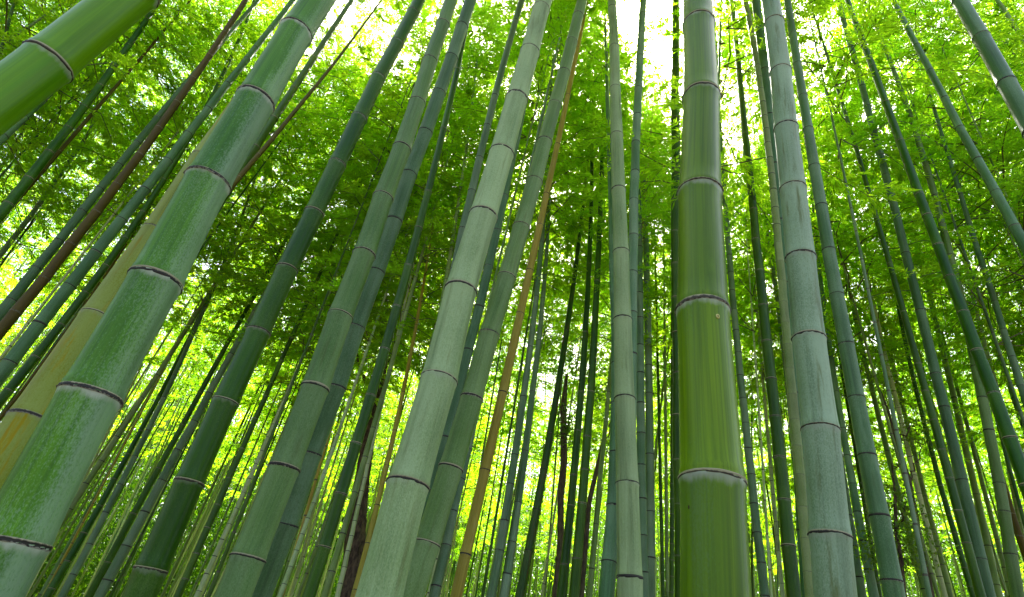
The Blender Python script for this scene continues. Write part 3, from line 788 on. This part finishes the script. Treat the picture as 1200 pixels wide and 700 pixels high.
  [(694,175,3.5),(693,230,5),(690,310,5.8),(686,390,6.7),(682,460,7.5),(677,505,8.3),(672,557,9),(668,593,9.7),(662,662,10.5),(657,702,11)], dict(own_nodes=True, short=True)),
 ('dark green bamboo left of the pale upright stem, right of two alike', .075, 'dark',
  [(707,140,4),(704,230,6),(700,330,7),(693,460,9),(687.5,512,10),(684,551,10.7),(680.5,590,11.3),(677,655,12),(674,702,12.3)], dict(own_nodes=True, short=True)),
 ('grey green slender bamboo nearest the left of the pale upright stem', .05, 'sage',
  [(721,380,3.5),(713,460,5),(709,495,5.5),(704,564,6.3),(699,615,6.7),(694,667,7.2),(690,702,7.5)], dict(own_nodes=True)),
 ('brown thin bamboo crossing behind the slender teal stem near the sun', .03, 'tan',
  [(752,270,2),(748,330,3),(744,370,3.6),(735,460,4.5)], {}),
 ('thin dark bamboo right of the lone slender teal stem, left of two', .04, 'dark',
  [(768,300,2),(771,460,3.5),(775,600,4.5),(777,700,5)], {}),
 ('thin dark bamboo right of the lone slender teal stem, right of two', .04, 'sage',
  [(779,400,3),(780,500,4),(782,700,5)], {}),
 # ---- right side
 ('slim dark green bamboo fading into bright leaves at the top, on the right', .07, 'dark',
  [(950,5,2),(960,40,3),(974,80,4),(993,138,5),(1006,186,5.7),(1018,228,6.3),(1029,256,6.8),(1043,309,7.5),(1058,366,8.3),(1075,427,9),(1085,459,9.5),(1093,493,10),(1104,527,10.4),(1113,561,10.8),(1123,599,11.2),(1133,637,11.6),(1150,702,12.3)], dict(own_nodes=True)),
 ('slim grey green bamboo first to the right of the streaked blue green stem', .06, 'sage',
  [(968,200,2.5),(974,238,3),(991,317,4),(1003,375,4.8),(1010,406,5.3),(1023,462,6.2),(1039,529,7),(1054,584,7.7),(1071,643,8.3),(1086,700,8.8)], dict(own_nodes=True)),
 ('slim pale teal bamboo between the crossing teal stem and the darkest green stem', .065, 'sage',
  [(1012,90,2.5),(1037,148,3.3),(1051,193,4),(1064,240,5),(1075,296,6),(1089,354,6.6),(1105,423,7.3),(1114,467,7.7),(1123,499,8),(1133,540,8.5),(1144,580,8.8),(1160,640,9.3),(1175,698,9.8)], dict(own_nodes=True)),
 ('slim teal bamboo right of the darkest green stem, ending at the right edge', .07, 'teal',
  [(1068,45,3),(1085,97,4),(1095,128,4.6),(1106,160,5.3),(1114,190,6),(1125,228,6.8),(1137,263,7.3),(1145,293,7.7),(1154,323,8.1),(1164,354,8.5),(1174,387,9),(1186,419,9.4),(1198,453,9.8),(1206,475,10)], dict(own_nodes=True)),
 ('slim dark bamboo just below the steep blue green stem at the right edge', .055, 'dark',
  [(1100,115,2.5),(1126,172,4),(1140,207,4.8),(1154,238,5.5),(1174,293,6.5),(1188,322,7),(1204,357,7.5)], dict(own_nodes=True)),
 ('pale thin bamboo behind the darkest green stem on the right', .05, 'pale',
  [(1108,190,2.5),(1119,245,3.3),(1131,305,4.1),(1143,365,5),(1161,430,6),(1180,500,7),(1200,565,8)], {}),
 ('pale slender bamboo low on the right, left of a close pair', .05, 'pale',
  [(1022,350,4.5),(1047,460,5.8),(1063,520,6.5),(1078,582,7),(1092,640,7.6),(1107,700,8)], {}),
 ('sage slender bamboo low on the right, right of a close pair', .05, 'sage',
  [(1035,380,4),(1054,460,5),(1075,545,6),(1095,625,6.6),(1114,700,7)], {}),
 ('slender dark bamboo just left of the crossing teal stem near the bottom', .05, 'dark',
  [(1051,350,4),(1075,467,5.7),(1099,553,6.8),(1119,628,7.5),(1140,698,8)], {}),
 ('slender sage bamboo right of the crossing teal stem near the bottom', .05, 'sage',
  [(1098,370,3.5),(1123,460,4.8),(1140,523,5.5),(1161,605,6.3),(1185,698,7)], {}),
 ('teal bamboo at the right edge beside the white gap in the leaves', .07, 'teal',
  [(1160,385,6),(1170,415,6.6),(1185,460,7.4),(1200,498,8),(1212,535,8.6)], {}),
 ('pale thin bamboo in the far lower right corner', .05, 'sage',
  [(1150,400,3.5),(1166,470,5),(1180,540,6),(1196,620,7),(1210,690,7.6)], {}),
]

near_xy = []
for lab, D, sty, axis, kw in CULMS:
    kw = dict(kw)
    if max(a[2] for a in axis) < 13 and min(a[1] for a in axis) > 60: D *= 1.4     # fades into the canopy: stands farther off
    if kw.get('ring') == 'pale': kw['ring'] = RINGP
    if max(a[2] for a in axis) < 14 and sty in ('teal', 'sage', 'pale'): sty = 'far_' + sty
    root, info, st, geo = build_culm(lab, D, sty, axis, **kw)
    near_xy.append((root.location.x, root.location.y))
    print('%-10s' % sty, info, lab[:60])
    if lab.startswith('biggest upright'):
        HERO = (root, st, geo)

# bud scar and small dark nick on the biggest stem
root, st, (s2S, PL, nn, dd) = HERO


def on_skin(px, py, rr, name, mat, zscale=1.3, lift=1.0):
    r_ = ray(px, py)
    base = np.array(root.location)
    best = None
    for S_ in np.linspace(0.2, 5.5, 1500):
        p = interp_path(st.S, PL, np.array([S_]))[0] + base
        t = (p - CAM).dot(r_)
        q = CAM + r_ * t
        dvec = q - p
        al = abs(dvec.dot(dd))
        if best is None or al < best[0]: best = (al, p, q, S_)
    _, p, q, S_ = best
    rad = float(st.r(np.array([S_]))[0])
    lat = (q - p).dot(nn)
    back = CAM - p; back -= dd * back.dot(dd); back -= nn * back.dot(nn); back /= np.linalg.norm(back)
    nrm = nn * lat + back * math.sqrt(max(1e-6, rad * rad - lat * lat)); nrm /= np.linalg.norm(nrm)
    c = p + nrm * rad * lift - base
    print(name, 'at', proj(c + base)[0])
    side = np.cross(dd, nrm)
    V, F = [], []
    prof = [(1.0, -0.12), (0.85, 0.16), (0.55, 0.22), (0.3, 0.06)]
    for f, h in prof:
        for k in range(14):
            a = 2 * math.pi * k / 14
            V.append(c + side * math.cos(a) * rr * f + dd * math.sin(a) * rr * f * zscale + nrm * rr * h)
    for i in range(3):
        for k in range(14):
            F.append((i * 14 + k, i * 14 + (k + 1) % 14, (i + 1) * 14 + (k + 1) % 14, (i + 1) * 14 + k))
    F.append(tuple(42 + k for k in range(14)))
    obj(name, mesh_from(name, V, F, [mat, SCARD], [0] * 42 + [1]), root)


on_skin(841, 368.5 + 17, 0.0056, 'bud_scar', SCAR, 1.3, 1.02)
on_skin(808, 602, 0.0022, 'bark_nick', SCARD, 2.0)

# ------------------------------------------------------------------ the slim bamboos behind: stems shared between copies
HEROX = [(-60, 'the left edge'), (62, 'the powdery stem'), (205, 'the white ringed stem'), (318, 'the grey sage stem'),
         (468, 'the pale leaning stem'), (558, 'the tan stem'), (680, 'the two dark green stems'), (737, 'the pale upright stem'), (834, 'the biggest upright stem'),
         (968, 'the silvery stem'), (1030, 'the streaked blue stem'), (1137, 'the crossing teal stem'), (1290, 'the right edge')]
TONES = [('grey green', 'far_sage'), ('dark green', 'far_dark'), ('pale', 'far_pale'), ('bluish', 'far_teal'), ('straw coloured', 'far_tan')]


def far_stem(style, H, D, seed):
    g = np.random.default_rng(seed)
    s = np.linspace(0, H, 60)
    a = g.uniform(0, 6.28); bow = g.uniform(0.1, 0.5)
    P = np.stack([math.cos(a) * bow * (s / H) ** 2.5, math.sin(a) * bow * (s / H) ** 2.5, s], axis=1)
    rf = lambda x: np.maximum(0.004, D / 2 * (1 - np.clip(x / H, 0, 1) * 0.85))
    nodes = []; z = 0.2
    while z < H - 0.2:
        nodes.append(z); z += 0.16 + 0.16 * math.sin(math.pi * min(1, 0.25 + z / H)) + g.uniform(-.02, .02)
    st = Stem(s, P, rf, nodes)
    return st.mesh(8, STY[style], BAND, nodes, False)


FH = 13.0
FAR = {}
for k, (tn, sty) in enumerate(TONES):
    FAR[tn] = [far_stem(sty, FH, 0.07, 40 + 3 * k + j) for j in range(2)]
placed = []
N_FAR = 0


def try_far(dmin, dmax, smin, smax, n, azr=(-74, 56), spots=None):
    global N_FAR
    tries = 0; got = 0
    while got < n and tries < n * 60:
        tries += 1
        az = R(rng.uniform(*azr)); dd_ = math.sqrt(rng.uniform(dmin ** 2, dmax ** 2))
        x, y = dd_ * math.sin(az), dd_ * math.cos(az)
        if spots is not None:                  # trees that carry the canopy overhead
            r_ = ray(*spots[got]); hh = rng.uniform(10.0, 13.0) / r_[2]
            x, y = r_[0] * hh + rng.normal(0, .3), r_[1] * hh + rng.normal(0, .3)
        if any((x - a) ** 2 + (y - b) ** 2 < 0.45 for a, b in placed + near_xy): continue
        z = ground_z(x, y)
        # where does it cross the lower part of the picture?
        pts = [proj((x, y, z + h)) for h in np.linspace(0, 9, 40)]
        q = min(pts, key=lambda t: abs(t[0][1] - 600))[0]
        if not (-1500 < q[0] < 2600): continue
        sx = min([proj((x, y, z + h)) for h in np.linspace(4, 16, 60)], key=lambda t: abs(t[0][1] - 75))[0]
        if abs(sx[0] - 733) < (78 if spots is None else 40) and abs(sx[1] - 75) < 20: continue
        i = max([k for k in range(len(HEROX)) if HEROX[k][0] <= q[0]] or [-1])
        tn = TONES[int(rng.choice(5, p=[.34, .17, .27, .18, .04]))][0]
        lab = 'slim far %s bamboo between %s and %s' % (tn, HEROX[i][1], HEROX[min(i + 1, len(HEROX) - 1)][1])
        if i < 0: lab = 'slim far %s bamboo standing in from the left edge, behind the dead brown stem' % tn
        if q[0] > 1200: lab = 'slim far %s bamboo standing in from the right edge beyond the steep stem' % tn
        placed.append((x, y)); got += 1; N_FAR += 1
        sc = rng.uniform(smin, smax); hz = rng.uniform(.88, 1.22) if spots is None else rng.uniform(1.2, 1.35)
        root = tag(empty('bamboo', (x, y, z - 0.05)), lab, 'bamboo', 'slim bamboos far back in the grove')
        root.rotation_euler = (R(rng.normal(0, 2.2)), R(rng.normal(0, 2.2)), rng.uniform(0, 6.28))
        o = obj('stem', FAR[tn][int(rng.integers(2))], root)
        o.scale = (sc, sc, hz)
        f = obj('foliage', CROWNS[int(rng.integers(len(CROWNS)))], root)
        c0 = rng.uniform(.36, .56) * FH * hz
        k = (FH * hz + 0.4 - c0) / CROWN_H
        f.location = (0, 0, c0); f.rotation_euler = (0, 0, rng.uniform(0, 6.28))
        f.scale = (min(1.25, k) * rng.uniform(.9, 1.2),) * 2 + (k,)


OPEN = [(1040, 60), (1100, 110), (1150, 50), (1180, 150), (965, 55), (995, 140), (930, 15), (1075, 15), (1195, 20), (1240, 90), (1230, 180), (450, 40), (385, 35), (300, 30), (240, 50), (865, 50), (660, 40), (600, 60), (640, 20), (668, 110), (590, 130), (560, 30), (640, 170), (795, 30), (790, 130), (690, 170), (840, 140), (520, 60), (676, 30), (1130, 190), (330, 100)]
try_far(0, 1, .55, .75, len(OPEN), (0, 1), OPEN)
try_far(8, 14, .6, .9, 12, (34, 64))
try_far(7.5, 13, .6, .9, 12, (-78, -38))
try_far(8.5, 15, .55, .85, 60)
try_far(15, 24, .85, 1.35, 70)
try_far(24, 36, 1.1, 1.6, 22)
print('far bamboos', N_FAR, 'measured', len(CULMS))

# the rest of the far stems, past what one could count: one mass
def far_mass(n):
    g = np.random.default_rng(55)
    VV, FF, CY, MI, off = [], [], [], [], 0
    for _ in range(n):
        a = R(g.uniform(-60, 52)); dd_ = math.sqrt(g.uniform(13 ** 2, 44 ** 2))
        x, y = dd_ * math.sin(a), dd_ * math.cos(a)
        H = g.uniform(11, 15); D = g.uniform(.045, .075) * (0.7 + dd_ / 40); z0 = ground_z(x, y)
        t = np.linspace(0, 1, 44)
        lx, ly, bw = g.normal(0, .04, 2).tolist() + [g.normal(0, .4)]
        P = np.stack([x + lx * H * t + bw * t ** 2.5, y + ly * H * t, z0 + H * t], axis=1)
        V, th = tube(P, D / 2 * (1 - .8 * t) * np.where(np.arange(44) % 2, 1.03, .98), 6)
        VV.append(V.reshape(-1, 3)); f = tube_faces(44, 6, off); FF.append(f); off += 264
        k = int(g.choice(3, p=[.45, .40, .15])); MI.append(np.full(len(f), k, np.int32))
        CY.append(np.stack([np.tile(np.cos(th) * D / 2 + off * .01, 44), np.tile(np.sin(th) * D / 2, 44), np.repeat(H * t, 6)], axis=1))
    V = np.vstack(VV)
    o = obj('far_bamboo_stems', mesh_from('far_bamboo_stems', V, np.vstack(FF), [STY['far_sage'], STY['far_pale'], STY['far_dark']], np.concatenate(MI), True,
            {'cyl': ('FLOAT_VECTOR', np.vstack(CY)), 'da': ('FLOAT', np.full(len(V), 4.)), 'db': ('FLOAT', np.full(len(V), 4.))}))
    tag(o, 'mass of faraway thin stems filling the gaps low between the near bamboos', 'bamboo', None, 'stuff')


far_mass(620)

# ------------------------------------------------------------------ trees
def branchy(name, label, cat, trunk_pts, trunk_r, bark, limbs, crown_blobs, group=None, leaf=0.06, lw=0.03, nleaf=5000, seed=1):
    g = np.random.default_rng(seed)
    base = np.array(trunk_pts[0], float)
    root = tag(empty(name, base), label, cat, group)
    tp = np.array(trunk_pts, float) - base
    t = np.linspace(0, 1, len(tp)); tt = np.linspace(0, 1, 90)
    path = np.stack([np.interp(tt, t, tp[:, c]) for c in range(3)], axis=1)
    for _ in range(6): path[1:-1] = (path[:-2] + 2 * path[1:-1] + path[2:]) / 4
    rad = np.interp(tt, t, trunk_r)
    seg = 18
    rr = rad[:, None] * (1 + 0.10 * np.sin(np.arange(seg)[None, :] * 2.1 + tt[:, None] * 9) + g.normal(0, .035, (90, seg)))
    V, _ = tube(path, rr, seg)
    obj('trunk', mesh_from('trunk', V.reshape(-1, 3), tube_faces(90, seg), [bark]), root)
    for lp, l0, l1 in limbs:
        q = np.array(lp, float) - base
        u = np.linspace(0, 1, 16); us = np.linspace(0, 1, len(q))
        pa = np.stack([np.interp(u, us, q[:, c]) for c in range(3)], axis=1)
        for _ in range(3): pa[1:-1] = (pa[:-2] + 2 * pa[1:-1] + pa[2:]) / 4
        pa[1:] += g.normal(0, 0.02, (15, 3))
        V, _ = tube(pa, np.linspace(l0, l1, 16), 8)
        obj('branch', mesh_from('branch', V.reshape(-1, 3), tube_faces(16, 8), [bark]), root)
    B = []
    for c, r_, n in crown_blobs:
        p = g.normal(0, 1, (n // 6, 3)); p = unit(p) * (g.random((n // 6, 1)) ** 0.5)
        p = (np.array(c) - base)[None, :] + p * np.array(r_)[None, :]
        p = np.repeat(p, 6, axis=0) + g.normal(0, 0.09, (len(p) * 6, 3))
        B.append(p)
    B = np.vstack(B); n = len(B)
    d = unit(g.normal(0, 1, (n, 3)) + np.array([0, 0, -.35])); nr = unit(g.normal(0, .5, (n, 3)) + np.array([0, 0, 1.0]))
    lv = leaf_quads(B, d, nr, leaf * g.uniform(.6, 1.3, n), lw * g.uniform(.7, 1.2, n))
    obj('foliage', mesh_from('foliage', lv, np.arange(n * 4).reshape(-1, 4), [LEAF_TREE], None, False,
                             {'leaf_rand': ('FLOAT', np.repeat(g.random(n), 4))}), root)
    return root


def at(px, py, dist):
    return CAM + ray(px, py) * dist


def down(p):
    return np.array([p[0], p[1], ground_z(p[0], p[1]) - 0.05])


p0 = at(411, 700, 9.36)
pts = [down(p0), p0, at(418, 612, 9.62), at(424, 563, 9.88), at(434, 505, 10.27), at(445, 450, 10.79), at(455, 400, 11.44), at(452, 330, 12.48)]
branchy('tree', 'dark rough barked tree behind the slim bamboos, left of the thick pale stem', 'tree', pts, [.19, .155, .135, .118, .095, .075, .055, .02], BARK,
        [([at(440, 478, 10.53), at(425, 440, 11.18), at(412, 400, 11.96)], .045, .012), ([at(449, 430, 10.92), at(475, 395, 11.70), at(497, 372, 12.48)], .03, .01),
         ([at(453, 400, 11.44), at(435, 365, 12.35), at(428, 340, 13.00)], .025, .008)],
        [(at(430, 390, 12.22), (.8, .8, .6), 2600), (at(485, 370, 12.74), (.7, .7, .5), 1800), (at(455, 320, 13.26), (1., 1., .8), 2600)], seed=3)
p0 = at(657, 640, 9.0)
pts = [down(p0), p0, at(657, 585, 9.1), at(661, 540, 9.2), at(660, 480, 9.6), at(664, 440, 10)]
branchy('tree', 'crooked brown sapling with leafy trunk behind the brown mottled bamboo', 'tree', pts, [.05, .045, .045, .055, .05, .02], BARK2,
        [([at(660, 520, 9.3), at(668, 495, 9.6), at(675, 470, 9.9)], .018, .006)],
        [(at(662, 505, 9.4), (.16, .16, .45), 900), (at(668, 420, 10.3), (.6, .6, .5), 1500)], seed=5, leaf=.05, lw=.024)
p0 = at(690, 590, 8.2)
pts = [down(p0), p0, at(697, 560, 8.3), at(704, 530, 8.5), at(709, 505, 8.7), at(712, 470, 9.2)]
branchy('tree', 'bent dark brown sapling between the dark green pair and the pale upright bamboo', 'tree', pts, [.035, .03, .028, .026, .022, .01], BARK2,
        [([at(704, 530, 8.5), at(712, 515, 8.7), at(717, 490, 9)], .014, .005)], [(at(713, 455, 9.5), (.4, .4, .4), 900)], seed=6, leaf=.05, lw=.024)
p0 = at(1092, 700, 9.0)
pts = [down(p0), p0, at(1078, 630, 9.2), at(1066, 565, 9.5), at(1052, 520, 9.9), at(1040, 480, 10.3), at(1031, 455, 10.8)]
branchy('tree', 'thin brown sapling with forked twigs, low right between slender pale bamboos', 'tree', pts, [.035, .032, .028, .025, .02, .016, .008], BARK2,
        [([at(1066, 565, 9.5), at(1074, 540, 9.8), at(1080, 520, 10.1)], .014, .005), ([at(1052, 520, 9.9), at(1066, 500, 10), at(1078, 492, 10.2)], .014, .005),
         ([at(1060, 545, 9.7), at(1050, 550, 9.9), at(1042, 540, 10.1)], .012, .005)],
        [(at(1035, 440, 11), (.8, .8, .6), 1600), (at(1082, 505, 10.2), (.35, .35, .3), 500)], seed=8, leaf=.05, lw=.024)
p0 = at(1059, 695, 8.5)
pts = [down(p0), p0, at(1056, 655, 8.6), at(1050, 625, 8.7), at(1049, 580, 8.9), at(1045, 545, 9.2)]
branchy('shrub', 'dark twisting shrub at the bottom, left of the thin brown sapling', 'shrub', pts, [.03, .024, .022, .02, .016, .008], BARK,
        [([at(1050, 625, 8.7), at(1058, 605, 8.8), at(1062, 580, 9)], .012, .004)],
        [(at(1052, 640, 8.8), (.45, .45, .3), 1300), (at(1047, 590, 9), (.3, .3, .3), 600)], seed=9, leaf=.055, lw=.03)

# ------------------------------------------------------------------ far wood and ground
g = np.random.default_rng(77)
NF = 750000
az = np.radians(g.uniform(-72, 66, NF)); rad_ = np.sqrt(g.uniform(34 ** 2, 52 ** 2, NF))
nclump = 7000
caz = np.radians(g.uniform(-72, 66, nclump)); crd = np.sqrt(g.uniform(34 ** 2, 52 ** 2, nclump))
ch = 0.3 + 17 * g.random(nclump) ** 1.6
ci = g.integers(0, nclump, NF)
x = crd[ci] * np.sin(caz[ci]); y = crd[ci] * np.cos(caz[ci])
z = 0.07 * (crd[ci] - 14) + ch[ci]
B = np.stack([x, y, z], axis=1) + g.normal(0, 1, (NF, 3)) * np.array([.9, .9, .7])
N2 = 330000
a2 = np.radians(g.uniform(-74, 68, N2)); r2 = g.uniform(52, 62, N2)
B = np.vstack([B, np.stack([r2 * np.sin(a2), r2 * np.cos(a2), 0.07 * (r2 - 14) + 15 * g.random(N2) ** 1.5], axis=1)])
big = np.concatenate([np.ones(NF), np.full(N2, 1.6)]); NF += N2
d = unit(g.normal(0, 1, (NF, 3)) + np.array([0, 0, -.5])); nr = unit(g.normal(0, .5, (NF, 3)) + np.array([0, 0, 1.0]))
lv = leaf_quads(B, d, nr, big * .28 * g.uniform(.6, 1.3, NF), big * .10 * g.uniform(.7, 1.2, NF))
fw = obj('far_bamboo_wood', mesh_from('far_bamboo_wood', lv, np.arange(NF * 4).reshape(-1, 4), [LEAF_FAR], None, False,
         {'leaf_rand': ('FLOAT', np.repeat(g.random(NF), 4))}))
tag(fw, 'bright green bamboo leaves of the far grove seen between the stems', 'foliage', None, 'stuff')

# ground: one sheet out to the horizon, finer near the camera
nr_, na_ = 60, 96
V = [(0, 0, ground_z(0, 0))]; F = []
rs_ = np.concatenate([np.linspace(0.6, 60, nr_ - 8), np.geomspace(80, 900, 8)])
for r_ in rs_:
    for k in range(na_):
        a = 2 * math.pi * k / na_
        V.append((r_ * math.sin(a), r_ * math.cos(a), ground_z(r_ * math.sin(a), r_ * math.cos(a)) if r_ < 75 else 0.07 * 61))
for k in range(na_):
    F.append((0, 1 + (k + 1) % na_, 1 + k))
for i in range(len(rs_) - 1):
    for k in range(na_):
        a, b = 1 + i * na_, 1 + (i + 1) * na_
        F.append((a + k, a + (k + 1) % na_, b + (k + 1) % na_, b + k))
tag(obj('ground', mesh_from('ground', V, F, [SOIL])), 'brown leaf litter on the forest floor', None, None, 'structure')

# ------------------------------------------------------------------ light
sd = ray(733, 75)
el = math.asin(sd[2]); azs = math.atan2(sd[0], sd[1])
print('sun elevation', math.degrees(el), 'azimuth', math.degrees(azs))
w = bpy.data.worlds.new('World'); scene.world = w; w.use_nodes = True
nt = w.node_tree
sky = nt.nodes.new('ShaderNodeTexSky')
sky.sky_type = 'NISHITA'; sky.sun_disc = False
sky.sun_elevation = el; sky.sun_rotation = azs
sky.air_density = 1.0; sky.dust_density = 7.0; sky.ozone_density = 1.0
bg = nt.nodes['Background']; bg.inputs['Strength'].default_value = 0.15
nt.links.new(sky.outputs[0], bg.inputs['Color'])
sl = bpy.data.lights.new('sun', 'SUN'); sl.energy = 5.0; sl.angle = R(0.53); sl.color = (1.0, 0.95, 0.86)
so = bpy.data.objects.new('sun', sl); COL.objects.link(so)
so.rotation_euler = Vector(sd).to_track_quat('Z', 'Y').to_euler()
so.location = Vector(sd) * 60

vs = scene.view_settings
vs.view_transform = 'Standard'; vs.look = 'None'; vs.gamma = 1.0; vs.use_curve_mapping = False
vs.exposure = 2.4
scene.render.engine = 'CYCLES'
c = scene.cycles
c.max_bounces = 8; c.diffuse_bounces = 4; c.glossy_bounces = 2; c.transmission_bounces = 6; c.transparent_max_bounces = 4
c.caustics_reflective = False; c.caustics_refractive = False
c.use_denoising = True
try: c.denoiser = 'OPENIMAGEDENOISE'
except Exception: pass
